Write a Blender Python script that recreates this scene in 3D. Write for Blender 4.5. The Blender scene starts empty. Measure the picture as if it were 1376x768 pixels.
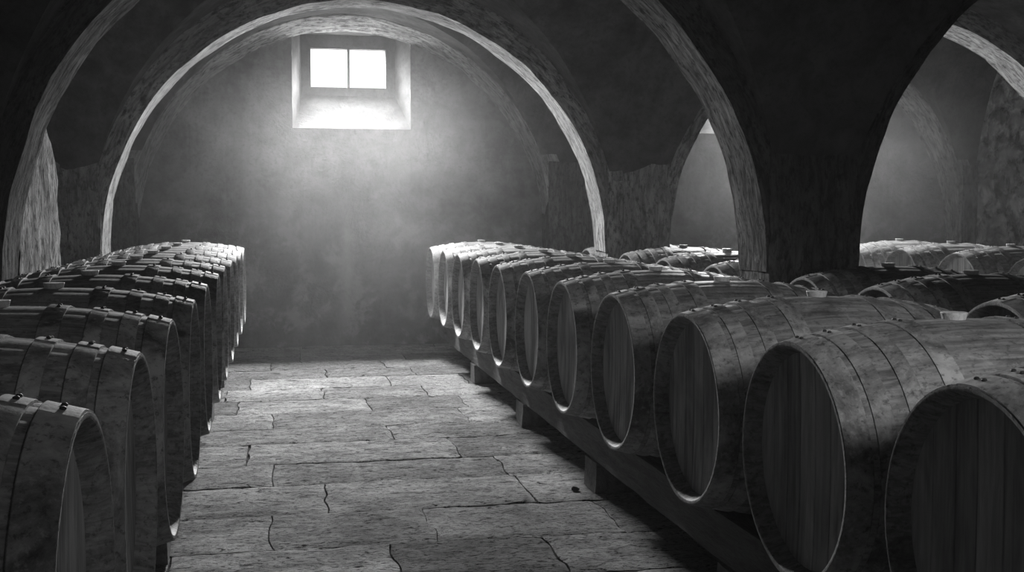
import bpy, bmesh, math, random
from mathutils import Vector, Matrix, noise
R = random.Random(7)
SC = bpy.context.scene
COL = SC.collection
PI = math.pi

# ------------------------------------------------------------------ helpers
def link(name, me, parent=None, mats=()):
    o = bpy.data.objects.new(name, me)
    COL.objects.link(o)
    for m in mats:
        me.materials.append(m)
    if parent is not None:
        o.parent = parent
    return o

def from_bm(name, bm, mats, parent=None, smooth=True):
    me = bpy.data.meshes.new(name)
    bm.normal_update()
    bm.to_mesh(me)
    bm.free()
    if smooth:
        for p in me.polygons:
            p.use_smooth = True
        try:
            me.set_sharp_from_angle(angle=math.radians(42))
        except Exception:
            pass
    return link(name, me, parent, mats)

def tag(o, label=None, cat=None, group=None, kind=None):
    if label: o['label'] = label
    if cat: o['category'] = cat
    if group: o['group'] = group
    if kind: o['kind'] = kind
    return o

def empty(name, loc):
    o = bpy.data.objects.new(name, None)
    o.empty_display_size = .1
    COL.objects.link(o)
    o.location = loc
    return o

def nz(p, s=1.0, seed=0.0):
    return noise.noise(Vector((p[0]*s+seed, p[1]*s-seed*.7, p[2]*s+seed*1.3)))

def wobble(bm, amp, s, seed=0.0):
    """uneven hand-laid stone: push every vertex by a smooth 3-D noise"""
    for v in bm.verts:
        c = v.co
        v.co = c + Vector((nz(c, s, seed), nz(c, s, seed+11.3), nz(c, s, seed+23.9)))*amp \
                 + Vector((nz(c, s*4, seed+5), nz(c, s*4, seed+15), nz(c, s*4, seed+25)))*amp*.4

def grid_box(bm, x0, x1, y0, y1, z0, z1, st=.12):
    """closed box whose faces are subdivided to cells of about st"""
    def lin(a, b):
        n = max(1, round((b-a)/st)); return [a+(b-a)*i/n for i in range(n+1)]
    X, Y, Z = lin(x0, x1), lin(y0, y1), lin(z0, z1)
    vs = {}
    def V(x, y, z):
        k = (round(x, 5), round(y, 5), round(z, 5))
        if k not in vs: vs[k] = bm.verts.new((x, y, z))
        return vs[k]
    def face(a, b, f, flip):
        for i in range(len(a)-1):
            for j in range(len(b)-1):
                q = [f(a[i], b[j]), f(a[i+1], b[j]), f(a[i+1], b[j+1]), f(a[i], b[j+1])]
                if flip: q.reverse()
                bm.faces.new(q)
    face(X, Y, lambda a, b: V(a, b, z0), True);  face(X, Y, lambda a, b: V(a, b, z1), False)
    face(X, Z, lambda a, b: V(a, y0, b), False); face(X, Z, lambda a, b: V(a, y1, b), True)
    face(Y, Z, lambda a, b: V(x0, a, b), True);  face(Y, Z, lambda a, b: V(x1, a, b), False)

def bevel_all(bm, w, seg=2):
    es = [e for e in bm.edges if e.is_manifold and e.calc_face_angle(0) > math.radians(50)]
    bmesh.ops.bevel(bm, geom=es, offset=w, segments=seg, profile=.6, affect='EDGES', clamp_overlap=True)

# ------------------------------------------------------------------ materials
class NT:
    def __init__(s, name):
        s.m = bpy.data.materials.new(name); s.m.use_nodes = True
        s.t = s.m.node_tree; s.t.nodes.clear()
        s.out = s.n('ShaderNodeOutputMaterial')
        s.p = s.n('ShaderNodeBsdfPrincipled')
        s.l(s.p.outputs[0], s.out.inputs[0])
        s.tc = s.n('ShaderNodeTexCoord')
    def n(s, t, **kw):
        x = s.t.nodes.new(t)
        for k, v in kw.items(): setattr(x, k, v)
        return x
    def l(s, a, b): s.t.links.new(a, b)
    def math(s, op, a, b=None, clamp=False):
        x = s.n('ShaderNodeMath', operation=op, use_clamp=clamp)
        for i, v in enumerate((a, b)):
            if v is None: continue
            if isinstance(v, (int, float)): x.inputs[i].default_value = v
            else: s.l(v, x.inputs[i])
        return x.outputs[0]
    def coord(s, scale=(1, 1, 1), offs=None, out='Object'):
        mp = s.n('ShaderNodeMapping')
        s.l(s.tc.outputs[out], mp.inputs[0]); mp.inputs['Scale'].default_value = scale
        if offs is not None: s.l(offs, mp.inputs['Location'])
        return mp.outputs[0]
    def noise(s, vec, scale, det=6, rough=.6, dist=0.0):
        x = s.n('ShaderNodeTexNoise'); s.l(vec, x.inputs['Vector'])
        x.inputs['Scale'].default_value = scale; x.inputs['Detail'].default_value = det
        x.inputs['Roughness'].default_value = rough; x.inputs['Distortion'].default_value = dist
        return x.outputs['Fac']
    def ramp(s, fac, stops):
        x = s.n('ShaderNodeValToRGB'); s.l(fac, x.inputs[0])
        e = x.color_ramp.elements
        while len(e) < len(stops): e.new(.5)
        for k, (p, c) in zip(e, stops):
            k.position = p; k.color = (c, c, c, 1)
        return x.outputs[0]
    def mix(s, fac, a, b, mode='MIX'):
        x = s.n('ShaderNodeMix', data_type='RGBA', blend_type=mode)
        for sock, v in ((x.inputs[0], fac), (x.inputs[6], a), (x.inputs[7], b)):
            if isinstance(v, (int, float)):
                sock.default_value = v if sock.type == 'VALUE' else (v, v, v, 1)
            else: s.l(v, sock)
        return x.outputs[2]
    def bump(s, h, strength, dist, prev=None):
        x = s.n('ShaderNodeBump'); s.l(h, x.inputs['Height'])
        x.inputs['Strength'].default_value = strength; x.inputs['Distance'].default_value = dist
        if prev is not None: s.l(prev, x.inputs['Normal'])
        return x.outputs[0]
    def done(s, col, rough=.85, nrm=None, spec=.3):
        if isinstance(col, (int, float)): s.p.inputs['Base Color'].default_value = (col, col, col, 1)
        else: s.l(col, s.p.inputs['Base Color'])
        if isinstance(rough, (int, float)): s.p.inputs['Roughness'].default_value = rough
        else: s.l(rough, s.p.inputs['Roughness'])
        if nrm is not None: s.l(nrm, s.p.inputs['Normal'])
        s.p.inputs['Specular IOR Level'].default_value = spec
        return s.m

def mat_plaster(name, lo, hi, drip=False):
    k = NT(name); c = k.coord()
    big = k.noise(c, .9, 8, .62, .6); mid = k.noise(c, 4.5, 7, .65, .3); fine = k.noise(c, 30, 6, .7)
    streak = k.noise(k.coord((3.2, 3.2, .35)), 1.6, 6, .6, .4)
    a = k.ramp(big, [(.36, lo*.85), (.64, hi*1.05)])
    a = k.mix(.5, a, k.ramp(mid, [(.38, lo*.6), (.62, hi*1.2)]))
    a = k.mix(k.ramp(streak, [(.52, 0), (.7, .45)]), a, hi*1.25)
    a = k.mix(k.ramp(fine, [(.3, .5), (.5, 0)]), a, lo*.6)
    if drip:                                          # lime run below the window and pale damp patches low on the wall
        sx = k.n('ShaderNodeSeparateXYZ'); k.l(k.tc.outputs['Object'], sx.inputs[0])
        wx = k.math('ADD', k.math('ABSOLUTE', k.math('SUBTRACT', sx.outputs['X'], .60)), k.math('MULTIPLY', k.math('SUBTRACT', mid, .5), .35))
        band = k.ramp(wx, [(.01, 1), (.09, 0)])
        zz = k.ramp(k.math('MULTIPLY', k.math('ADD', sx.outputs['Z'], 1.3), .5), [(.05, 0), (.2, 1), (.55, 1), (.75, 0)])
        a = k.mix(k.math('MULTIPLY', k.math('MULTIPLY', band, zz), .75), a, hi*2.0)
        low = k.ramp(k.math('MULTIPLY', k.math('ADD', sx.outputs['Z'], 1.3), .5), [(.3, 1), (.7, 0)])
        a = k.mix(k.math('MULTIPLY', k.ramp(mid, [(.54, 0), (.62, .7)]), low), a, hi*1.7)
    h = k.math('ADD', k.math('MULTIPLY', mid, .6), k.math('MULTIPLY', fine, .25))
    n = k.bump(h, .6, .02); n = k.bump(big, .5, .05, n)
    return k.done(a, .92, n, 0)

def mat_dressed(name, lo, hi, arc=False):
    """tooled, weathered ashlar: long chisel streaks (along the curve of an arch, or upright) and pits"""
    k = NT(name)
    if arc:
        at = k.n('ShaderNodeAttribute', attribute_name='arc'); base = at.outputs['Vector']
    else: base = k.tc.outputs['Object']
    def cs(sc):
        mp = k.n('ShaderNodeMapping'); k.l(base, mp.inputs[0]); mp.inputs['Scale'].default_value = sc
        return mp.outputs[0]
    st = k.noise(cs((9, 9, 1.6)), 3.0, 8, .7, .8)
    mid = k.noise(cs((1, 1, .7)), 7, 8, .7, .5); fine = k.noise(cs((1, 1, .5)), 34, 6, .75); big = k.noise(cs((1, 1, .5)), 1.6, 5, .6)
    a = k.ramp(mid, [(.36, lo), (.62, hi)])
    a = k.mix(.6, a, k.ramp(st, [(.38, lo*.35), (.58, hi*1.15)]))
    a = k.mix(k.ramp(fine, [(.38, .8), (.5, 0)]), a, lo*.3)
    a = k.mix(k.ramp(big, [(.38, .55), (.55, 0)]), a, lo)
    h = k.math('ADD', k.math('MULTIPLY', st, .9), k.math('ADD', k.math('MULTIPLY', mid, .6), k.math('MULTIPLY', fine, .35)))
    return k.done(a, .9, k.bump(h, 1.0, .035), 0)

def mat_rubble(name, lo, hi, sx=3.0):
    """rough coursed rubble: stones in thick pale mortar with lost plaster"""
    k = NT(name); c = k.coord()
    warp = k.n('ShaderNodeMix', data_type='VECTOR')
    nt = k.n('ShaderNodeTexNoise'); k.l(c, nt.inputs['Vector']); nt.inputs['Scale'].default_value = 5
    k.l(c, warp.inputs[4]); k.l(nt.outputs['Color'], warp.inputs[5]); warp.inputs[0].default_value = .12
    mp = k.n('ShaderNodeMapping'); k.l(warp.outputs[1], mp.inputs[0]); mp.inputs['Scale'].default_value = (sx, sx, sx*1.7)
    v = k.n('ShaderNodeTexVoronoi', feature='DISTANCE_TO_EDGE'); k.l(mp.outputs[0], v.inputs['Vector']); v.inputs['Scale'].default_value = 1.0
    v2 = k.n('ShaderNodeTexVoronoi'); k.l(mp.outputs[0], v2.inputs['Vector']); v2.inputs['Scale'].default_value = 1.0
    mid = k.noise(c, 6, 8, .7, .4); fine = k.noise(c, 40, 6, .7)
    edge = k.ramp(v.outputs['Distance'], [(.02, 1), (.2, 0)])
    bw = k.n('ShaderNodeRGBToBW'); k.l(v2.outputs['Color'], bw.inputs[0])
    stone = k.mix(.5, k.ramp(bw.outputs[0], [(.2, lo*.6), (.8, hi)]), k.ramp(mid, [(.35, lo*.5), (.65, hi)]))
    a = k.mix(edge, stone, k.ramp(mid, [(.4, lo), (.6, hi*1.3)]))
    h = k.math('ADD', k.ramp(v.outputs['Distance'], [(.0, 0), (.28, 1)]), k.math('ADD', k.math('MULTIPLY', mid, .9), k.math('MULTIPLY', fine, .3)))
    return k.done(a, .92, k.bump(h, 1.0, .045), 0)

def mat_floor():
    k = NT('worn_flagstone'); c = k.coord()
    at = k.n('ShaderNodeAttribute', attribute_name='tone')
    big = k.noise(c, 1.6, 8, .65, .6); mid = k.noise(k.coord((1, 1.6, 1)), 8, 8, .72, .4); fine = k.noise(k.coord((1, 2.4, 1)), 38, 7, .75)
    pit = k.n('ShaderNodeTexVoronoi'); k.l(k.coord((1, 2.2, 1)), pit.inputs['Vector']); pit.inputs['Scale'].default_value = 26
    big2 = k.noise(k.coord((1, 1, 1)), .55, 4, .6)
    a = k.ramp(big, [(.36, .38), (.62, .74)])
    a = k.mix(.5, a, k.ramp(mid, [(.40, .20), (.60, .80)]))
    a = k.mix(k.ramp(big2, [(.42, .5), (.56, 0)]), a, .16)
    a = k.mix(1.0, a, at.outputs['Fac'], 'MULTIPLY')
    a = k.mix(k.ramp(fine, [(.40, .9), (.47, 0)]), a, .03)
    a = k.mix(k.ramp(fine, [(.60, 0), (.70, .4)]), a, .50)
    crack = k.noise(k.coord((1, 3.2, 1)), 11, 7, .72, 1.2)
    pits = k.ramp(crack, [(.37, 0), (.42, 1)])
    a = k.mix(pits, .03, a)
    h = k.math('ADD', k.math('ADD', k.math('MULTIPLY', mid, .8), k.math('MULTIPLY', fine, .5)), k.math('MULTIPLY', pits, .5))
    n = k.bump(h, 1.0, .04)
    r = k.ramp(mid, [(.3, .66), (.7, .9)])
    return k.done(a, r, n, 0)

def mat_stave():
    """weathered oak staves: grain along the barrel axis (local x), stains and dust"""
    k = NT('weathered_oak_stave')
    oi = k.n('ShaderNodeObjectInfo')
    off = k.n('ShaderNodeCombineXYZ')
    for i in range(3): k.l(k.math('MULTIPLY', oi.outputs['Random'], 13.0+7*i), off.inputs[i])
    c = k.coord((1, 1, 1), off.outputs[0])
    grain = k.noise(k.coord((1.2, 14, 14), off.outputs[0]), 4.5, 8, .68, .6)
    stain = k.noise(c, 3.4, 7, .62, .8); spot = k.noise(c, 13, 7, .72, .3); fine = k.noise(c, 60, 5, .7)
    at = k.n('ShaderNodeAttribute', attribute_name='tone')
    a = k.ramp(stain, [(.36, .13), (.64, .34)])
    a = k.mix(.45, a, k.ramp(grain, [(.40, .08), (.60, .38)]))
    a = k.mix(k.ramp(spot, [(.55, 0), (.68, .55)]), a, .46)
    a = k.mix(k.ramp(spot, [(.34, .5), (.44, 0)]), a, .06)
    a = k.mix(k.ramp(fine, [(.36, .6), (.46, 0)]), a, .06)
    a = k.mix(.85, a, at.outputs['Fac'], 'MULTIPLY')
    h = k.math('ADD', k.math('MULTIPLY', grain, .6), k.math('ADD', k.math('MULTIPLY', spot, .35), k.math('MULTIPLY', fine, .2)))
    n = k.bump(h, .45, .008)
    r = k.ramp(stain, [(.3, .5), (.7, .72)])
    return k.done(a, r, n, .10)

def mat_head():
    k = NT('oak_head_board')
    oi = k.n('ShaderNodeObjectInfo')
    off = k.n('ShaderNodeCombineXYZ')
    for i in range(3): k.l(k.math('MULTIPLY', oi.outputs['Random'], 9.0+5*i), off.inputs[i])
    grain = k.noise(k.coord((16, 16, 1.1), off.outputs[0]), 3.2, 8, .66, .5)
    stain = k.noise(k.coord((1, 2.4, .8), off.outputs[0]), 3.0, 6, .6, .6)
    fine = k.noise(k.coord((60, 60, 5), off.outputs[0]), 4, 6, .7)
    at = k.n('ShaderNodeAttribute', attribute_name='tone')
    a = k.ramp(grain, [(.38, .20), (.62, .54)])
    a = k.mix(.5, a, k.ramp(stain, [(.38, .18), (.62, .62)]))
    a = k.mix(.9, a, at.outputs['Fac'], 'MULTIPLY')
    h = k.math('ADD', grain, k.math('MULTIPLY', fine, .4))
    return k.done(a, .68, k.bump(h, .4, .006), .05)

def mat_hoop():
    """flat hoop dulled by rust and the same cellar dust as the wood"""
    k = NT('dusty_iron_hoop')
    oi = k.n('ShaderNodeObjectInfo')
    off = k.n('ShaderNodeCombineXYZ')
    for i in range(3): k.l(k.math('MULTIPLY', oi.outputs['Random'], 11.0+6*i), off.inputs[i])
    c = k.coord((1, 1, 1), off.outputs[0])
    rust = k.noise(c, 6, 8, .68, .7); fine = k.noise(c, 50, 6, .75)
    a = k.ramp(rust, [(.36, .09), (.5, .24), (.64, .44)])
    a = k.mix(k.ramp(fine, [(.54, 0), (.66, .5)]), a, .46)
    a = k.mix(k.ramp(fine, [(.36, .7), (.46, 0)]), a, .05)
    r = k.ramp(rust, [(.3, .55), (.7, .8)])
    return k.done(a, r, k.bump(k.math('ADD', rust, k.math('MULTIPLY', fine, .5)), .5, .006), .12)

def mat_simple(name, lo, hi, scale=12, rough=.7, stretch=(1, 1, 1), bump=.5, bd=.01):
    k = NT(name); c = k.coord(stretch)
    a = k.noise(c, scale, 8, .68, .5); f = k.noise(c, scale*6, 5, .7)
    col = k.mix(k.ramp(f, [(.34, .5), (.5, 0)]), k.ramp(a, [(.3, lo), (.7, hi)]), lo*.5)
    return k.done(col, rough, k.bump(k.math('ADD', a, k.math('MULTIPLY', f, .4)), bump, bd), .3)

FILL_LAMP = .8; SPOT = (290, 46)  # powers of the added fill lamp and the added fill spots
HZ = (.0025, .056, 8.1, 9.7, .15)                    # haze: thin, thick, from, to, forward scattering
M = dict(
    plaster=mat_plaster('lime_plaster', .09, .17), plaster_far=mat_plaster('stained_lime_plaster', .09, .17, True),
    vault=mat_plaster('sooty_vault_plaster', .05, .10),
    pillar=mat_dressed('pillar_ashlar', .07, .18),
    arch=mat_dressed('arch_ashlar', .18, .50, True),  # lit copy of the arch stone, lightened in the colour
    arch_shaded=mat_dressed('shaded_arch_ashlar', .06, .19, True),  # darker copy of the arch stone; the nearer arch's shade is in its colour
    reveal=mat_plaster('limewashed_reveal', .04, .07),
    rubble=mat_dressed('rubble_stone', .08, .44),
    rubble_big=mat_rubble('rubble_masonry', .07, .42, 4.2),
    floor=mat_floor(), stave=mat_stave(), head=mat_head(), hoop=mat_hoop(),
    rivet=mat_simple('rusty_rivet', .02, .06, 40, .55),
    bung=mat_simple('pale_bung', .45, .66, 20, .6),
    beam=mat_simple('old_beam_timber', .06, .17, 5, .8, (6, .8, 6), .7, .015),
    block=mat_simple('rough_block', .10, .22, 9, .85, (1, 1, 1), .8, .02),
    frame=mat_simple('painted_window_frame', .10, .18, 16, .6),
    pebble=mat_simple('dark_stone', .04, .10, 25, .8),
)
def mat_glass():
    m = bpy.data.materials.new('window_glass'); m.use_nodes = True
    t = m.node_tree; t.nodes.clear()
    o = t.nodes.new('ShaderNodeOutputMaterial'); mx = t.nodes.new('ShaderNodeMixShader')
    a = t.nodes.new('ShaderNodeBsdfTransparent'); b = t.nodes.new('ShaderNodeBsdfGlossy')
    a.inputs[0].default_value = (.97, .97, .97, 1); b.inputs[0].default_value = (1, 1, 1, 1); b.inputs['Roughness'].default_value = .03
    mx.inputs[0].default_value = .05
    t.links.new(a.outputs[0], mx.inputs[1]); t.links.new(b.outputs[0], mx.inputs[2]); t.links.new(mx.outputs[0], o.inputs[0])
    return m
M['glass'] = mat_glass()
def mat_haze(name, thin, thick, y0, y1, aniso):
    """dust in the air: thin through the cellar, thicker and wispier towards the far wall"""
    m = bpy.data.materials.new(name); m.use_nodes = True
    t = m.node_tree; t.nodes.clear()
    o = t.nodes.new('ShaderNodeOutputMaterial'); v = t.nodes.new('ShaderNodeVolumeScatter')
    v.inputs['Color'].default_value = (.97, .97, .97, 1); v.inputs['Anisotropy'].default_value = aniso
    tc = t.nodes.new('ShaderNodeTexCoord'); sx = t.nodes.new('ShaderNodeSeparateXYZ'); t.links.new(tc.outputs['Object'], sx.inputs[0])
    mr = t.nodes.new('ShaderNodeMapRange'); mr.interpolation_type = 'SMOOTHSTEP'
    t.links.new(sx.outputs['Y'], mr.inputs[0])
    for i, q in ((1, y0), (2, y1), (3, 0.0), (4, thick)): mr.inputs[i].default_value = q
    fa = t.nodes.new('ShaderNodeMapRange'); fa.interpolation_type = 'SMOOTHSTEP'      # thins out again against the window wall
    t.links.new(sx.outputs['Y'], fa.inputs[0])
    for i, q in ((1, 9.5), (2, 10.7), (3, 1.0), (4, .10)): fa.inputs[i].default_value = q
    n = t.nodes.new('ShaderNodeTexNoise'); t.links.new(tc.outputs['Object'], n.inputs['Vector'])
    n.inputs['Scale'].default_value = 1.1; n.inputs['Detail'].default_value = 2; n.inputs['Distortion'].default_value = .5
    nr = t.nodes.new('ShaderNodeMapRange'); t.links.new(n.outputs['Fac'], nr.inputs[0])
    for i, q in ((1, .3), (2, .7), (3, .55), (4, 1.45)): nr.inputs[i].default_value = q
    mu = t.nodes.new('ShaderNodeMath'); mu.operation = 'MULTIPLY'; m0 = t.nodes.new('ShaderNodeMath'); m0.operation = 'MULTIPLY'; t.links.new(mr.outputs[0], m0.inputs[0]); t.links.new(fa.outputs[0], m0.inputs[1])
    def near_x(x, r0, r1, lo, hi):                      # the dust hangs in the draught of each window
        d = t.nodes.new('ShaderNodeMath'); d.operation = 'SUBTRACT'; t.links.new(sx.outputs['X'], d.inputs[0]); d.inputs[1].default_value = x
        b = t.nodes.new('ShaderNodeMath'); b.operation = 'ABSOLUTE'; t.links.new(d.outputs[0], b.inputs[0])
        g = t.nodes.new('ShaderNodeMapRange'); g.interpolation_type = 'SMOOTHSTEP'; t.links.new(b.outputs[0], g.inputs[0])
        for i, q in ((1, r0), (2, r1), (3, hi), (4, lo)): g.inputs[i].default_value = q
        return g.outputs[0]
    mxx = t.nodes.new('ShaderNodeMath'); mxx.operation = 'MAXIMUM'
    t.links.new(near_x(.62, .2, 1.7, .22, 1.0), mxx.inputs[0]); t.links.new(near_x(4.6, .3, 2.2, .2, .72), mxx.inputs[1])
    zr = t.nodes.new('ShaderNodeMapRange'); zr.interpolation_type = 'SMOOTHSTEP'; t.links.new(sx.outputs['Z'], zr.inputs[0])
    for i, q in ((1, -.9), (2, .3), (3, .5), (4, 1.0)): zr.inputs[i].default_value = q
    zt = t.nodes.new('ShaderNodeMapRange'); zt.interpolation_type = 'SMOOTHSTEP'; t.links.new(sx.outputs['Z'], zt.inputs[0])
    for i, q in ((1, .45), (2, 1.35), (3, 1.0), (4, .2)): zt.inputs[i].default_value = q
    za = t.nodes.new('ShaderNodeMath'); za.operation = 'MULTIPLY'; t.links.new(zr.outputs[0], za.inputs[0]); t.links.new(zt.outputs[0], za.inputs[1])
    mz = t.nodes.new('ShaderNodeMath'); mz.operation = 'MULTIPLY'; t.links.new(mxx.outputs[0], mz.inputs[0]); t.links.new(za.outputs[0], mz.inputs[1])
    m1 = t.nodes.new('ShaderNodeMath'); m1.operation = 'MULTIPLY'; t.links.new(m0.outputs[0], m1.inputs[0]); t.links.new(mz.outputs[0], m1.inputs[1])
    t.links.new(m1.outputs[0], mu.inputs[0]); t.links.new(nr.outputs[0], mu.inputs[1])
    ad = t.nodes.new('ShaderNodeMath'); ad.operation = 'ADD'; t.links.new(mu.outputs[0], ad.inputs[0]); ad.inputs[1].default_value = thin
    t.links.new(ad.outputs[0], v.inputs['Density'])
    t.links.new(v.outputs[0], o.inputs['Volume'])
    return m

# ------------------------------------------------------------------ plan of the cellar (metres, z = 0 at eye level)
ZF = -1.285                                        # floor
ZS = -.33                                          # springing of every arch
XL, XR_ = -1.78, 7.0                               # side walls
YN, YW = -.6, 11.0                                 # near wall, far wall
AISLES = [(.605, 1.865), (4.88, 1.90)]             # centre and half span of the two naves
PX = (2.47, 2.98)                                  # the pillars between them
RIBS = [(-.5, -.12), (2.55, 2.95), (5.65, 6.03), (8.70, 9.05)]
WALL_RIB = (10.72, 11.0)
BAYS = [(-.12, 2.55), (2.95, 5.65), (6.03, 8.70), (9.05, 10.74)]
VB = 2.08                                          # rise of the vaults above the springing

def long_z(x):
    best = None
    for c, a in AISLES:
        a += .11
        t = 1-((x-c)/a)**2
        if t > 0: best = ZS+VB*math.sqrt(t)
    return ZS if best is None else best
def trans_z(y):
    for a, b in BAYS:
        c, h = (a+b)/2, (b-a)/2+.06
        t = 1-((y-c)/h)**2
        if t > 0: return ZS+VB*math.sqrt(t)
    return ZS

# ------------------------------------------------------------------ ceiling: groin vaults
def build_ceiling():
    xs, ys = [XL-.1], [YN-.1]
    n = 40
    xs += [-1.6, -1.45]
    for c, a in AISLES:
        a += .11
        xs += [c-a*math.cos(PI*i/n) for i in range(n+1)]
    xs += [7.1]
    xs = sorted(set(round(x, 4) for x in xs))
    for a, b in BAYS:
        c, h = (a+b)/2, (b-a)/2+.06
        ys += [c-h*math.cos(PI*i/n) for i in range(n+1)]
    ys += [YW+.1]
    ys = sorted(set(round(y, 4) for y in ys))
    bm = bmesh.new()
    L = [long_z(x) for x in xs]; T = [trans_z(y) for y in ys]
    g = [[None]*len(ys) for _ in xs]
    for i, x in enumerate(xs):
        for j, y in enumerate(ys):
            z = max(L[i], T[j])
            p = (x, y, z)
            if z > ZS+.05: z += nz(p, 1.4, 3)*.022+nz(p, 5, 8)*.008
            g[i][j] = bm.verts.new((x, y, z))
    for i in range(len(xs)-1):
        for j in range(len(ys)-1):
            a, b, c, d = g[i][j], g[i+1][j], g[i+1][j+1], g[i][j+1]
            d1 = abs(L[i]-T[j])+abs(L[i+1]-T[j+1]); d2 = abs(L[i+1]-T[j])+abs(L[i]-T[j+1])
            if d1 < d2: bm.faces.new((a, c, b)); bm.faces.new((a, d, c))
            else: bm.faces.new((a, d, b)); bm.faces.new((b, d, c))
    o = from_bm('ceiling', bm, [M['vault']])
    tag(o, 'dark plastered groin vaults over both naves of the cellar', 'vaulted ceiling', kind='structure')
build_ceiling()

# ------------------------------------------------------------------ transverse arches
def build_arch(cx, a, y0, y1, b, label, mat, ro=.22, seed=0.0, st=.09, splay=0.0):
    """half-ring of dressed stone spanning a nave; its underside is the lit soffit"""
    n = 72
    m = max(2, round((y1-y0)/st))
    bm = bmesh.new(); arc = bm.verts.layers.float_vector.new('arc')
    inn, out = [], []
    for i in range(n+1):
        t = PI*i/n
        ci, si = -math.cos(t), math.sin(t)
        joint = 0.0
        inn.append([bm.verts.new((cx+(a+splay*(1-j/m)*si)*ci, y0+(y1-y0)*j/m, ZS+(b+splay*(1-j/m))*si)) for j in range(m+1)])
        out.append([bm.verts.new((cx+(a+ro)*ci, y0+(y1-y0)*j/m, ZS+(b+ro)*si)) for j in range(m+1)])
    for i in range(n+1):
        for j in range(m+1):
            for q, d in ((inn, 0), (out, ro)):
                q[i][j][arc] = (d+cx*3, y0+(y1-y0)*j/m, a*PI*i/n)
    for i in range(n):
        for j in range(m):
            bm.faces.new((inn[i][j], inn[i+1][j], inn[i+1][j+1], inn[i][j+1]))
            bm.faces.new((out[i][j], out[i][j+1], out[i+1][j+1], out[i+1][j]))
        bm.faces.new((inn[i][0], out[i][0], out[i+1][0], inn[i+1][0]))
        bm.faces.new((inn[i][m], inn[i+1][m], out[i+1][m], out[i][m]))
    for i in (0, n):
        for j in range(m):
            q = (inn[i][j], inn[i][j+1], out[i][j+1], out[i][j])
            bm.faces.new(q if i == 0 else tuple(reversed(q)))
    wobble(bm, .014, 3.4, seed)
    o = from_bm('arch', bm, [mat])
    tag(o, label, 'stone arch', kind='structure')
rib_names = ['behind the viewer', 'overhead', 'nearer', 'farther']
for (y0, y1), nm in zip(RIBS[1:], rib_names[1:]):
    for k, (c, a) in enumerate(AISLES):
        if k == 1 and nm == 'overhead': continue
        build_arch(c, a, y0, y1, a, f'{nm} round stone arch across the {"barrel aisle" if k == 0 else "side nave"}', M['arch_shaded' if nm == 'nearer' else 'arch'], seed=y0+k*3)
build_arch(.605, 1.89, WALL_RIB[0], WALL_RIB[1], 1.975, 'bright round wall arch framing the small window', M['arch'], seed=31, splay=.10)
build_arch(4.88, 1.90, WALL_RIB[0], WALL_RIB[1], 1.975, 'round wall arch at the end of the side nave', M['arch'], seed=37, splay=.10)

# ------------------------------------------------------------------ pillars and piers
def pillar(name, x0, x1, y0, y1, z1, label, seed, mat=None, impost=True):
    bm = bmesh.new()
    grid_box(bm, x0+.008, x1-.008, y0-.014, y1+.014, ZF-.02, z1, .07)
    for v in bm.verts:                              # courses: slight set-backs and a joint at the impost
        z = v.co.z
        if impost:
            s = 0.0
            if .22 < z < .30: s = -.006
            for zz in (-.34, -.80):
                if abs(z-zz) < .03: s = -.006
            cx, cy = (x0+x1)/2, (y0+y1)/2
            if z <= .22: s += .004
            v.co.x += s*(1 if v.co.x > cx else -1); v.co.y += s*(1 if v.co.y > cy else -1)
    bevel_all(bm, .012, 2)
    arc = bm.verts.layers.float_vector.new('arc')
    for v in bm.verts: v[arc] = v.co
    wobble(bm, .011, 3.0, seed)
    o = from_bm(name, bm, [mat or M['pillar']])
    tag(o, label, 'pillar', kind='structure')
    return o
PM = [M['arch_shaded'], M['arch_shaded'], M['arch'], M['pillar']]
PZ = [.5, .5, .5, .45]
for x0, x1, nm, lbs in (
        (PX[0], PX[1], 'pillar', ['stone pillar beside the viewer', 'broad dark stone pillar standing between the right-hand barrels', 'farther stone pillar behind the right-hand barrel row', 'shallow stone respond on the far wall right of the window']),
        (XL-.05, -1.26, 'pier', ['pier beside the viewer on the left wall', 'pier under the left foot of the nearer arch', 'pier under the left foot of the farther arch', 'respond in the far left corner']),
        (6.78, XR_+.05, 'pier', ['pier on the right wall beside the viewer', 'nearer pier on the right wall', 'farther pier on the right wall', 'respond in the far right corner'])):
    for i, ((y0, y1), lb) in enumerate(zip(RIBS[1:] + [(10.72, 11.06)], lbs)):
        pillar(nm, x0, x1, y0, y1, PZ[i], lb, 3+i*5+x0, PM[i])

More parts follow.
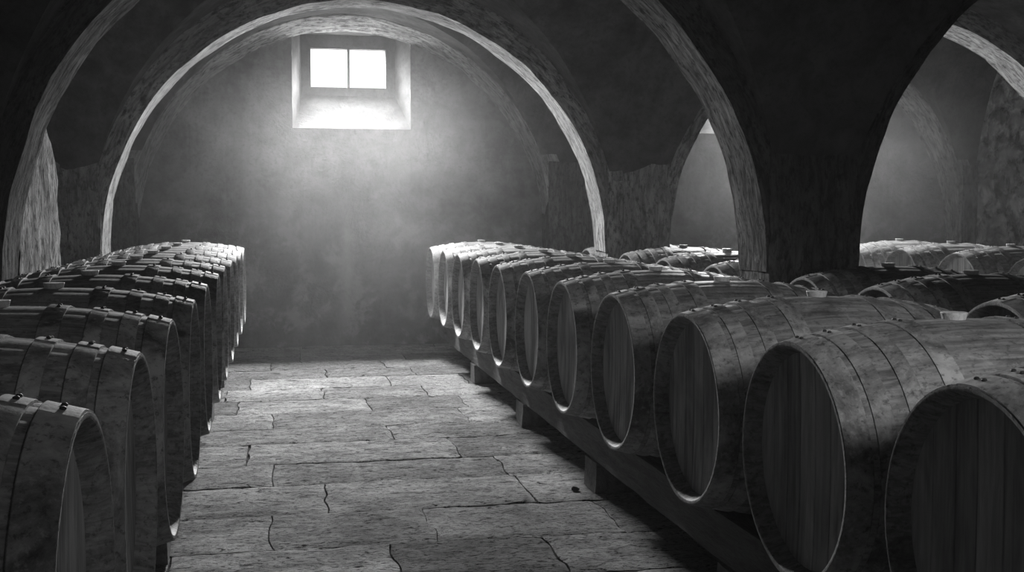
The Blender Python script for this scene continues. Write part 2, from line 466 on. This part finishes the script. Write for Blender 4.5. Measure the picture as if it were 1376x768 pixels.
# rubble spur bonded to the left pier, its top curving up into the vault
def rubble_spur():
    prof = [(6.02, .78), (6.3, .70), (6.55, .58), (6.73, .47), (6.88, .37), (6.99, .24), (7.06, .10), (7.09, -.06), (7.10, -.3), (7.10, -.6), (7.10, -.95), (7.10, ZF-.02)]
    bm = bmesh.new()
    xs = [XL-.05+(-1.255-XL+.05)*i/7 for i in range(8)]
    cols = 9
    rows = []
    for (y, z) in prof:
        rows.append([[bm.verts.new((x, 6.02+(y-6.02)*j/cols, z)) for j in range(cols+1)] for x in (xs[0], xs[-1])])
    for i in range(len(prof)-1):
        for s in (0, 1):
            for j in range(cols):
                q = [rows[i][s][j], rows[i][s][j+1], rows[i+1][s][j+1], rows[i+1][s][j]]
                if s == 0: q.reverse()
                try: bm.faces.new(q)
                except ValueError: pass
        q = [rows[i][0][cols], rows[i+1][0][cols], rows[i+1][1][cols], rows[i][1][cols]]
        bm.faces.new(list(reversed(q)))
    bmesh.ops.remove_doubles(bm, verts=bm.verts, dist=.002)
    bmesh.ops.recalc_face_normals(bm, faces=bm.faces)
    bmesh.ops.subdivide_edges(bm, edges=bm.edges, cuts=2, use_grid_fill=True)
    arc = bm.verts.layers.float_vector.new('arc')
    for v in bm.verts: v[arc] = v.co
    wobble(bm, .016, 9.0, 9)
    o = from_bm('rubble_pier', bm, [M['rubble']])
    tag(o, 'rough rubble pier with crumbling face on the left wall', 'pier', kind='structure')
rubble_spur()

# ------------------------------------------------------------------ walls
def wall_box(name, x0, x1, y0, y1, z0, z1, mat, label, st=.35, amp=.012):
    bm = bmesh.new(); grid_box(bm, x0, x1, y0, y1, z0, z1, st); wobble(bm, amp, 1.7, x0+y0)
    o = from_bm(name, bm, [mat]); tag(o, label, 'wall', kind='structure'); return o
ZT = 2.1
wall_box('wall_left', XL-.3, XL, YN-.3, YW+.02, ZF-.1, ZT, M['plaster'], 'dark plastered wall along the left barrel row')
wall_box('wall_right', XR_-.05, XR_+.25, YN-.3, YW+.02, ZF-.1, ZT, M['rubble_big'], 'rubble masonry wall of the side nave', .2, .02)

WINS = [(.11, 1.205, .75, 1.66, .20, 1.093, 1.085, 1.585), (4.07, 5.165, .75, 1.66, 4.16, 5.053, 1.085, 1.585)]
YG = 11.37                                          # plane of the glazing
def far_wall():
    bm = bmesh.new()
    xs = sorted([XL-.3+i*.35 for i in range(26)] + [w[k] for w in WINS for k in (0, 1)] + [XR_+.25])
    zs = sorted([ZF-.1+i*.3 for i in range(12)] + [.75, 1.66])
    xs = [x for i, x in enumerate(xs) if i == 0 or x-xs[i-1] > 1e-6]
    def hole(x, z): return any(w[0] < x < w[1] and w[2] < z < w[3] for w in WINS)
    vs = {}
    def V(i, j):
        if (i, j) not in vs:
            p = (xs[i], YW, zs[j])
            edge = any(abs(xs[i]-w[k]) < 1e-6 for w in WINS for k in (0, 1)) or zs[j] in (.75, 1.66)
            vs[i, j] = bm.verts.new((xs[i], YW+(0 if edge else nz(p, 1.5, 2)*.02), zs[j]))
        return vs[i, j]
    for i in range(len(xs)-1):
        for j in range(len(zs)-1):
            if hole((xs[i]+xs[i+1])/2, (zs[j]+zs[j+1])/2): continue
            bm.faces.new((V(i, j), V(i+1, j), V(i+1, j+1), V(i, j+1)))
    o = from_bm('wall_far', bm, [M['plaster_far']])
    tag(o, 'mottled plaster wall at the end of the cellar, below the bright window', 'wall', kind='structure')
far_wall()
wall_box('wall_near', XL-.3, XR_+.25, YN-.3, YN, ZF-.1, ZT, M['plaster'], 'plain plaster wall behind the viewer')

def reveal(w, i):
    """splayed window niche: jambs, head and steep sloping sill back to the frame, then the straight shaft outside it"""
    x0, x1, z0, z1, a0, a1, b0, b1 = w
    bm = bmesh.new()
    outer = [(x0, YW, z0), (x1, YW, z0), (x1, YW, z1), (x0, YW, z1)]
    inner = [(a0, YG-.03, b0), (a1, YG-.03, b0), (a1, YG-.03, z1), (a0, YG-.03, z1)]
    n = 8
    rings = []
    for k in range(n+1):
        t = k/n
        ring = []
        for s in range(4):
            for q in range(n):
                u = q/n
                o = Vector(outer[s]).lerp(Vector(outer[(s+1) % 4]), u); e = Vector(inner[s]).lerp(Vector(inner[(s+1) % 4]), u)
                p = o.lerp(e, t)
                amp = .010 if k not in (0, n) else (.006 if k == 0 else 0)
                p += Vector((nz(p, 6, 4), 0 if k == 0 else nz(p, 6, 9), nz(p, 6, 14)))*amp
                if s == 0: p.z -= .035*math.sin(PI*t)        # the sill sags a little towards the middle
                ring.append(bm.verts.new(p))
        rings.append(ring)
    L = 4*n
    for k in range(n):
        for q in range(L):
            bm.faces.new((rings[k][q], rings[k][(q+1) % L], rings[k+1][(q+1) % L], rings[k+1][q]))
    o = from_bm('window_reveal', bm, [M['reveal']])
    tag(o, ['limewashed splayed niche with sloping sill around the central window', 'limewashed niche of the window in the side nave'][i], 'window niche', kind='structure')

def box(bm, x0, x1, y0, y1, z0, z1):
    g = bmesh.ops.create_cube(bm, size=1)['verts']
    for v in g:
        v.co = Vector(((x0+x1)/2+v.co.x*(x1-x0), (y0+y1)/2+v.co.y*(y1-y0), (z0+z1)/2+v.co.z*(z1-z0)))

def window(w, i):
    x0, x1, z0, z1, a0, a1, b0, b1 = w
    root = empty(f'window_{i+1}', ((a0+a1)/2, YG, b0))
    tag(root, ['small bright two-pane window high in the far wall', 'bright small window glimpsed beyond the pillars in the side nave'][i], 'window', kind='structure')
    gx0, gx1, gz0, gz1 = a0+.09, a1-.09, b0+.08, b1-.055
    def local(bm): bm.transform(Matrix.Translation(-root.location)); return bm
    bm = bmesh.new()
    box(bm, a0-.02, gx0, YG-.03, YG+.04, b0-.02, z1+.02); box(bm, gx1, a1+.02, YG-.03, YG+.04, b0-.02, z1+.02)
    box(bm, gx0, gx1, YG-.03, YG+.04, b0-.02, gz0); box(bm, gx0, gx1, YG-.03, YG+.04, gz1, z1+.02)
    from_bm('window_frame', local(bm), [M['reveal']], root, False)
    bm = bmesh.new(); cx = (gx0+gx1)/2
    box(bm, cx-.013, cx+.013, YG-.02, YG+.02, gz0, gz1)
    from_bm('mullion', local(bm), [M['frame']], root, False)
    for p0, p1 in ((gx0, cx-.013), (cx+.013, gx1)):
        bm = bmesh.new(); box(bm, p0, p1, YG+.004, YG+.008, gz0, gz1)
        from_bm('pane', local(bm), [M['glass']], root, False)
    # daylight arriving through the opening: the sky comes down at a slant, with some diffuse light all round
    for nm, share, tilt, spread in (('window_sky', .945, SKY_TILT, SKY_SPREAD), ('window_diffuse', .055, 0, 180)):
        ld = bpy.data.lights.new(nm, 'AREA'); ld.shape = 'RECTANGLE'
        ld.size = gx1-gx0-.01; ld.size_y = gz1-gz0-.01; ld.energy = WPOW[i]*share; ld.spread = math.radians(spread)
        lo = bpy.data.objects.new(nm, ld); COL.objects.link(lo)
        lo.location = (cx, YG+.012+.17*math.sin(math.radians(tilt)), (gz0+gz1)/2); lo.rotation_euler = (math.radians(-90+tilt), 0, 0)
SKY_TILT, SKY_SPREAD = 32, 104
WPOW = [430, 270]
for i, w in enumerate(WINS):
    reveal(w, i); window(w, i)

# ------------------------------------------------------------------ floor of worn flagstones
def build_floor():
    bm = bmesh.new()
    tone = bm.verts.layers.float.new('tone')
    rr = random.Random(21)
    def V(x, y, z, t):
        v = bm.verts.new((x, y, z)); v[tone] = t; return v
    q = [V(XL-.3, YN-.3, ZF-.016, .25), V(XR_+.25, YN-.3, ZF-.016, .25), V(XR_+.25, YW+.3, ZF-.016, .25), V(XL-.3, YW+.3, ZF-.016, .25)]
    bm.faces.new(q)
    y = YN-.2
    while y < YW+.1:
        d = rr.uniform(.36, .56)
        x = XL-.3-rr.uniform(0, .5)
        while x < XR_+.2:
            w = rr.uniform(.55, 1.25)
            near = -.7 < x+w/2 < 2.2
            g = rr.uniform(.0015, .005)
            x0, x1, y0, y1 = x+g, x+w-g, y+g, y+d-g
            t = rr.uniform(.62, 1.15); dz = rr.uniform(-.0016, .0016)
            tx, ty = rr.uniform(-.003, .003), rr.uniform(-.002, .002)
            st = .035 if near else .2
            nx, ny = max(2, round((x1-x0)/st)), max(2, round((y1-y0)/st))
            gr = []
            for i in range(nx+1):
                row = []
                for j in range(ny+1):
                    u, v = i/nx, j/ny
                    px, py = x0+(x1-x0)*u, y0+(y1-y0)*v
                    eb = min(i, nx-i, j, ny-j)
                    if near:
                        if i in (0, nx): px += nz((px, py, 1.7), 6, 2)*.022
                        if j in (0, ny): py += nz((px, py, 4.1), 6, 6)*.016
                    z = ZF+dz+tx*(u-.5)+ty*(v-.5)
                    if near:
                        z += nz((px, py, 0), 4.5, 1)*.004+nz((px, py, 0), 14, 7)*.0025
                    if eb == 0: z -= rr.uniform(.002, .008)
                    row.append(V(px, py, min(z, ZF+.008), t))
                gr.append(row)
            for i in range(nx):
                for j in range(ny):
                    bm.faces.new((gr[i][j], gr[i+1][j], gr[i+1][j+1], gr[i][j+1]))
            # sides down to the bed
            ring = [gr[i][0] for i in range(nx)]+[gr[nx][j] for j in range(ny)]+[gr[i][ny] for i in range(nx, 0, -1)]+[gr[0][j] for j in range(ny, 0, -1)]
            low = [V(v.co.x, v.co.y, ZF-.017, .25) for v in ring]
            for k in range(len(ring)):
                k2 = (k+1) % len(ring)
                bm.faces.new((ring[k], low[k], low[k2], ring[k2]))
            x += w
        y += d
    o = from_bm('floor', bm, [M['floor']])
    tag(o, 'worn grey flagstone floor', 'floor', kind='structure')
build_floor()

# ------------------------------------------------------------------ barrels
HL, RH, RB = .452, .300, .352                       # half length, head radius at the chime, bilge radius
def rad(x):                                         # outer radius of the staves along the axis
    u = abs(x)/HL
    return RH+(RB-RH)*(1-u**2.1)
def body_mesh():
    bm = bmesh.new(); tone = bm.verts.layers.float.new('tone')
    rr = random.Random(5)
    ns = 28; sub = 4
    tones = [rr.uniform(.94, 1.04) for _ in range(ns)]
    xs = [-HL+2*HL*i/28 for i in range(29)]
    prof = [(-HL+.050, RH-.026), (-HL+.03, RH-.022), (-HL+.0015, RH-.0095), (-HL, RH-.006)] + [(x, rad(x)) for x in xs] + [(HL, RH-.006), (HL-.0015, RH-.0095), (HL-.03, RH-.022), (HL-.050, RH-.026)]
    rings = []
    for k, (x, r) in enumerate(prof):
        ring = []
        for s in range(ns):
            for q in range(sub):
                a = 2*PI*(s+[.02, .06, .5, .94][q])/ns
                outer = 4 <= k < len(prof)-4
                rr_ = r - (.0016 if (outer and q == 0) else 0)
                v = bm.verts.new((x, rr_*math.cos(a), RB+rr_*math.sin(a)))
                v[tone] = tones[s]*(.8 if q == 0 else 1)
                ring.append(v)
        rings.append(ring)
    n = ns*sub
    for k in range(len(rings)-1):
        for q in range(n):
            bm.faces.new((rings[k][q], rings[k+1][q], rings[k+1][(q+1) % n], rings[k][(q+1) % n]))
    bmesh.ops.recalc_face_normals(bm, faces=bm.faces)
    return bm
def head_mesh(side):
    """recessed head of upright boards with shallow joints, slightly dished"""
    bm = bmesh.new(); tone = bm.verts.layers.float.new('tone')
    rr = random.Random(9 if side < 0 else 10)
    r = RH-.0245; x0 = side*(HL-.046)
    edges = [-1, -.70, -.44, -.14, .17, .43, .72, 1]
    ys = []
    for k in range(len(edges)-1):
        a, b = edges[k], edges[k+1]; t = rr.uniform(.82, 1.12)
        g = .003/r
        if k: ys += [(a+g*.25, 1, t*.5)]
        pts = 8
        for i in range(pts+1):
            u = a+(g if k else 0)+(b-a-(g if k else 0)-(g if k < 6 else 0))*i/pts
            ys.append((u, 0, t))
    nz_ = 14; cols = []
    for u, gr, t in ys:
        y = u*r; h = math.sqrt(max(0, r*r-y*y))+.0005
        col = []
        for j in range(nz_+1):
            z = -h+2*h*j/nz_
            dish = .006*(1-(y*y+z*z)/(r*r))
            x = x0-side*(dish+(.004 if gr else 0))
            v = bm.verts.new((x, y, RB+z)); v[tone] = t; col.append(v)
        cols.append(col)
    for c in range(len(cols)-1):
        for j in range(nz_):
            q = (cols[c][j], cols[c][j+1], cols[c+1][j+1], cols[c+1][j])
            bm.faces.new(q if side < 0 else tuple(reversed(q)))
    # bevelled rim tucked into the croze
    rim = [cols[c][0] for c in range(len(cols))]+[cols[-1][j] for j in range(1, nz_)]+[cols[c][nz_] for c in range(len(cols)-1, -1, -1)]+[cols[0][j] for j in range(nz_-1, 0, -1)]
    back = []
    for v in rim:
        w = bm.verts.new((v.co.x-side*.016, v.co.y, v.co.z)); w[tone] = 1; back.append(w)
    for k in range(len(rim)):
        k2 = (k+1) % len(rim)
        try: bm.faces.new((rim[k], rim[k2], back[k2], back[k]))
        except ValueError: pass
    bmesh.ops.remove_doubles(bm, verts=bm.verts, dist=.0002)
    return bm
HOOPS = [(.0, .060), (.077, .122), (.163, .205), (.266, .318)]
def hoop_mesh(d0, d1, side, lap):
    """flat hoop: seats on the staves, belly-side edge a little proud; riveted lap on top"""
    bm = bmesh.new(); n = 96
    th = .0034
    x_end = HL-d0-(.001 if d0 == 0 else 0); x_in = HL-d1
    def pr(a):
        # riveted overlap
        da = (a-lap+PI) % (2*PI)-PI
        ov = .0014 if -.125 < da < .125 else 0.0
        return [(x_end, rad(x_end)+.0002), (x_end, rad(x_end)+th+ov), (x_end-.002, rad(x_end)+th+ov+.0008),
                (x_in+.002, rad(x_in)+th*1.35+ov+.0008), (x_in, rad(x_in)+th*1.2+ov), (x_in, rad(x_in)+.0002)]
    angs = sorted([2*PI*i/n for i in range(n)]+[(lap+s*d) % (2*PI) for s in (-1, 1) for d in (.120, .128)])
    rings = [[bm.verts.new((side*x, r*math.cos(a), RB+r*math.sin(a))) for x, r in pr(a)] for a in angs]
    m = len(rings)
    for i in range(m):
        for j in range(5):
            bm.faces.new((rings[i][j], rings[i][j+1], rings[(i+1) % m][j+1], rings[(i+1) % m][j]))
    for f in bm.faces: f.material_index = 0
    # rivets of the lap
    w = d1-d0
    for da, dx in ((-.055, .5), (.035, .46)):
        a = lap+da; x = HL-d0-w*dx; r = rad(x)+.0075
        g = bmesh.ops.create_uvsphere(bm, u_segments=10, v_segments=6, radius=.0058)['verts']
        fs = {f for v in g for f in v.link_faces}
        for f in fs: f.material_index = 1
        rot = Matrix.Rotation(a-PI/2, 3, 'X')
        for v in g:
            c = Vector((v.co.x, v.co.y, v.co.z*.62))
            v.co = rot @ c + Vector((side*x, r*math.cos(a), RB+r*math.sin(a)))
    bmesh.ops.recalc_face_normals(bm, faces=bm.faces)
    return bm
def bung_mesh():
    bm = bmesh.new(); n = 28
    prof = [(0, RB-.004, .028), (0, RB-.004, .0285), (0, RB+.0155, .0340), (0, RB+.0170, .0332), (0, RB+.0172, .030)]
    rings = [[bm.verts.new((r*math.cos(2*PI*i/n), r*math.sin(2*PI*i/n), RB+z)) for i in range(n)] for _, z, r in prof]
    for k in range(len(rings)-1):
        for i in range(n): bm.faces.new((rings[k][i], rings[k][(i+1) % n], rings[k+1][(i+1) % n], rings[k+1][i]))
    bm.faces.new(rings[-1])
    return bm

def make_barrel():
    t = empty('wine_barrel', (0, 0, 0))
    from_bm('stave_body', body_mesh(), [M['stave']], t)
    for s in (-1, 1): from_bm('barrel_head', head_mesh(s), [M['head']], t)
    rr = random.Random(3)
    for s in (-1, 1):
        for d0, d1 in HOOPS:
            from_bm('hoop', hoop_mesh(d0, d1, s, PI/2+rr.uniform(-.06, .06)), [M['hoop'], M['rivet']], t)
    b = from_bm('bung', bung_mesh(), [M['bung']], t)
    b['label'] = 'pale wooden bung'
    return t
PROTO = make_barrel(); first = [True]
def put_barrel(x, y, z, label, group, tilt=0.0, yaw=0.0):
    """x, y, z: centre of the barrel; the Empty stands at the underside of its belly"""
    if first[0]: o = PROTO; first[0] = False
    else:
        o = PROTO.copy(); COL.objects.link(o)
        for ch in list(PROTO.children):
            c = ch.copy(); COL.objects.link(c); c.parent = o
    o.location = (x, y, z-RB)
    o.rotation_euler = (0, tilt, yaw)
    tag(o, label, 'barrel', group)
    return o

YR = [9.976, 9.17, 8.381, 7.551, 6.776, 5.949, 5.167, 4.341, 3.502, 2.71, 1.939]
YL = [9.555, 8.772, 7.969, 7.171, 6.395, 5.683, 4.873, 4.085, 3.325, 2.566, 1.844]
ZR_, ZL_ = -.634, -.613
rr = random.Random(17)
LAB_R = ['hazy grey barrel farthest back in the right row beside the aisle', 'second barrel from the far wall in the right row beside the aisle', 'third barrel from the far wall in the right row, pale head edge', 'fourth barrel from the far wall in the right row, head half lit',
         'fifth barrel from the far wall in the right row, streaked lit head', 'sixth barrel from the far wall in the right row, bung below the farther arch', 'fifth nearest barrel of the right row beside the aisle, bung below the far arch opening', 'fourth nearest barrel of the right row, its back end before the broad pillar',
         'third nearest barrel of the right row, bung in front of the broad pillar', 'large second nearest barrel of the right row with stained grey staves', 'nearest barrel of the right row, black head cut off by the picture corner']
LAB_L = ['hazy barrel farthest back in the left row', 'second barrel from the far end of the left row', 'third barrel from the far end of the left row', 'fourth barrel from the far end of the left row', 'fifth barrel from the far end of the left row', 'sixth barrel from the far end of the left row',
         'fifth nearest barrel of the left row', 'fourth nearest barrel of the left row, its bung at the foot of the rubble pier', 'third nearest barrel of the left row, bung at the picture edge', 'second nearest barrel of the left row with riveted laps on its hoops', 'nearest barrel of the left row, cut off by the lower left corner']
for y, lb in zip(YR, LAB_R):
    put_barrel(1.253+HL, y, ZR_, lb, 'barrels along the right of the aisle', rr.uniform(-.006, .006), rr.uniform(-.008, .008))
for y, lb in zip(YL, LAB_L):
    put_barrel(-.298-HL, y, ZL_, lb, 'barrels along the left of the aisle', rr.uniform(-.006, .006), rr.uniform(-.008, .008))
ROW2 = [(9.42, 'barrel in the second row showing behind the farther pillar'), (8.30, 'barrel in the second row just right of the farther pillar, white bung'), (7.42, 'barrel in the second row seen between the two pillars, lit head edge'), (6.50, 'barrel in the second row half hidden by the lit edge of the broad pillar'),
        (5.285, 'dark barrel of the second row touching the right side of the broad pillar'), (4.575, 'black-sided barrel of the second row, in the middle of the right-hand arch opening'), (3.72, 'dark barrel of the second row cut by the right picture edge')]
for y, lb in ROW2:
    put_barrel(2.50+HL, y, -.634, lb, 'barrels of the second row behind the right row', rr.uniform(-.006, .006), rr.uniform(-.008, .008))
ROW3 = [(9.40, 'pale barrel of the side nave row beside the pillar edge'), (8.60, 'pale barrel of the side nave row, second from the pillar'), (7.80, 'pale barrel of the side nave row, third from the pillar, full lit head'), (6.93, 'pale barrel of the side nave row cut by the right picture edge')]
for y, lb in ROW3:
    put_barrel(4.90+HL, y, -.628, lb, 'pale barrels beyond the side nave', rr.uniform(-.006, .006), rr.uniform(-.008, .008))

# ------------------------------------------------------------------ stillage: long beams on stone blocks
def beam(x0, x1, y0, y1, z0, z1, label, group, seed):
    bm = bmesh.new()
    grid_box(bm, x0, x1, y0, y1, z0, z1, .085)
    bevel_all(bm, .008, 2); wobble(bm, .004, 4, seed)
    c = Vector(((x0+x1)/2, y0, z0)); bm.transform(Matrix.Translation(-c))
    o = from_bm('stillage_beam', bm, [M['beam']]); o.location = c
    tag(o, label, 'beam', group)
def block(x0, x1, y, ln, z1, label, group, seed):
    bm = bmesh.new(); grid_box(bm, x0, x1, y-ln/2, y+ln/2, ZF+.004, z1, .05)
    bevel_all(bm, .010, 2); wobble(bm, .007, 6, seed)
    c = Vector(((x0+x1)/2, y, ZF)); bm.transform(Matrix.Translation(-c))
    o = from_bm('support_block', bm, [M['block']]); o.location = c
    tag(o, label, 'block', group)
def rest_z(zc, dist):                                # height of the staves' underside at this distance from the barrel end
    return zc-rad(HL-dist)-.0065
ZB0 = -1.140
for nm, xa, zc, ys, sg, blocks in (
        ('right', 1.253, ZR_, (1.45, 10.4), 1, [(8.47, 'farthest visible'), (6.73, 'second farthest'), (5.10, 'second nearest'), (3.42, 'nearest, shadowed')]),
        ('left', -.298, ZL_, (1.35, 10.0), -1, [(8.67, 'farthest visible'), (7.22, 'second farthest'), (5.75, 'second nearest'), (4.37, 'nearest visible')])):
    for which in (0, 1):
        d = .135 if which == 0 else 2*HL-.255
        x0, x1 = sorted((xa+sg*d, xa+sg*(d+.12)))
        zt = rest_z(zc, .255) - .003
        beam(x0, x1, ys[0], ys[1], ZB0 if which == 0 else ZF+.006, zt, f'long {"front" if which == 0 else "rear"} timber beam carrying the {nm} row of barrels beside the aisle', 'stillage beams', xa+which)
    x0, x1 = sorted((xa+sg*.135, xa+sg*.255))
    for by, bl in blocks:
        block(x0-.012, x1+.012, by, .18, ZB0-.004, f'{bl} stone block under the front beam of the {nm} row', 'stone blocks under the beams', by+xa)
zt = rest_z(-.634, .255)-.003
for k, (y0, y1) in enumerate(((3.3, 5.62), (6.07, 8.66), (9.08, 9.85))):
    beam(2.635, 2.755, y0, y1, ZF+.006, zt, ['front timber of the second row before the broad pillar', 'front timber of the second row between the two pillars', 'front timber of the second row behind the farther pillar'][k], 'stillage beams', 7+k)
beam(3.12, 3.24, 3.3, 9.85, ZF+.006, zt, 'rear timber under the second row of barrels', 'stillage beams', 12)
zt = rest_z(-.628, .255)-.003
for which, x0 in enumerate((5.035, 5.549)):
    beam(x0, x0+.12, 6.45, 9.85, ZF+.006, zt, f'{["front", "rear"][which]} timber under the pale row beyond the side nave', 'stillage beams', 15+which)

# small dark stone lying on the flags
bm = bmesh.new(); bmesh.ops.create_icosphere(bm, subdivisions=3, radius=.015)
for v in bm.verts: v.co = Vector((v.co.x*1.2, v.co.y*.9, max(v.co.z*.8, -.007))); 
wobble(bm, .006, 40, 2)
o = from_bm('pebble', bm, [M['pebble']]); o.location = (1.30, 5.08, ZF+.010)
tag(o, 'small dark stone lying on the floor by the right-hand beam', 'stone')

# ------------------------------------------------------------------ haze
bm = bmesh.new(); box(bm, XL-.25, XR_+.2, YN-.25, YW+.015, ZF-.05, 2.05)
o = from_bm('haze', bm, [mat_haze('dusty_haze', HZ[0], HZ[1], HZ[2], HZ[3], HZ[4])], None, False)
tag(o, 'dusty haze filling the cellar, thickest below the bright window', 'haze', kind='stuff')

# ------------------------------------------------------------------ added fill lights beside the viewer, out of view
def added_fill_lamp(x, y, z, power):
    root = empty('added_fill_lamp', (x, y, z)); tag(root, 'added fill lamp in a small shade, unseen beside the viewer', 'lamp', kind='structure')
    bm = bmesh.new(); n = 24
    prof = [(.012, .10), (.03, .095), (.05, .06), (.11, .02), (.14, 0), (.136, 0), (.105, .015), (.04, .05)]
    rings = [[bm.verts.new((r*math.cos(2*PI*k/n), r*math.sin(2*PI*k/n), h)) for k in range(n)] for r, h in prof]
    for q in range(len(rings)-1):
        for k in range(n): bm.faces.new((rings[q][k], rings[q][(k+1) % n], rings[q+1][(k+1) % n], rings[q+1][k]))
    from_bm('fill_lamp_shade', bm, [M['rivet']], root)
    bm = bmesh.new(); bmesh.ops.create_cone(bm, segments=12, radius1=.006, radius2=.006, depth=.5, matrix=Matrix.Translation((0, 0, .34)))
    from_bm('fill_lamp_cord', bm, [M['rivet']], root)
    ld = bpy.data.lights.new('fill_light', 'AREA'); ld.shape = 'DISK'; ld.size = .2; ld.energy = power; ld.spread = math.radians(170)
    lo = bpy.data.objects.new('fill_light', ld); COL.objects.link(lo); lo.location = (x, y, z-.002)
added_fill_lamp(2.1, .55, 1.25, FILL_LAMP)
for p, aim, cone, pw in (((1.95, -.3, .9), (1.72, 2.95, -.35), 37, SPOT[0]), ((1.3, -.35, 1.2), (-.85, 3.1, -.35), 34, SPOT[1])):  # added unseen fill spots that brighten the nearest barrels of both rows
    ld = bpy.data.lights.new('fill_spot', 'SPOT'); ld.energy = pw; ld.spot_size = math.radians(cone); ld.spot_blend = 1.0; ld.shadow_soft_size = .35
    lo = bpy.data.objects.new('fill_spot', ld); COL.objects.link(lo); lo.location = p
    lo.rotation_euler = (Vector(aim)-lo.location).to_track_quat('-Z', 'Y').to_euler()

# ------------------------------------------------------------------ daylight sky, camera, colour
w = bpy.data.worlds.new('sky'); SC.world = w; w.use_nodes = True
bg = w.node_tree.nodes['Background']; bg.inputs[0].default_value = (1, 1, 1, 1); bg.inputs[1].default_value = 1.4

F, YAW, PIT = 1560.1, math.radians(11.2055), math.radians(3.7765)
cd = bpy.data.cameras.new('camera'); co = bpy.data.objects.new('camera', cd); COL.objects.link(co)
cd.sensor_fit = 'HORIZONTAL'; cd.sensor_width = 36; cd.lens = F/1376*36; cd.clip_start = .02
fw = Vector((math.sin(YAW)*math.cos(PIT), math.cos(YAW)*math.cos(PIT), -math.sin(PIT)))
co.rotation_euler = fw.to_track_quat('-Z', 'Y').to_euler(); co.location = (0, 0, 0)
SC.camera = co
vs = SC.view_settings
vs.view_transform = 'Standard'; vs.look = 'None'; vs.gamma = 1; vs.exposure = 0.0; vs.use_curve_mapping = False
cy = SC.cycles
cy.use_denoising = True; cy.max_bounces = 8; cy.diffuse_bounces = 2; cy.volume_bounces = 1; cy.transparent_max_bounces = 8
cy.sample_clamp_indirect = 4.0
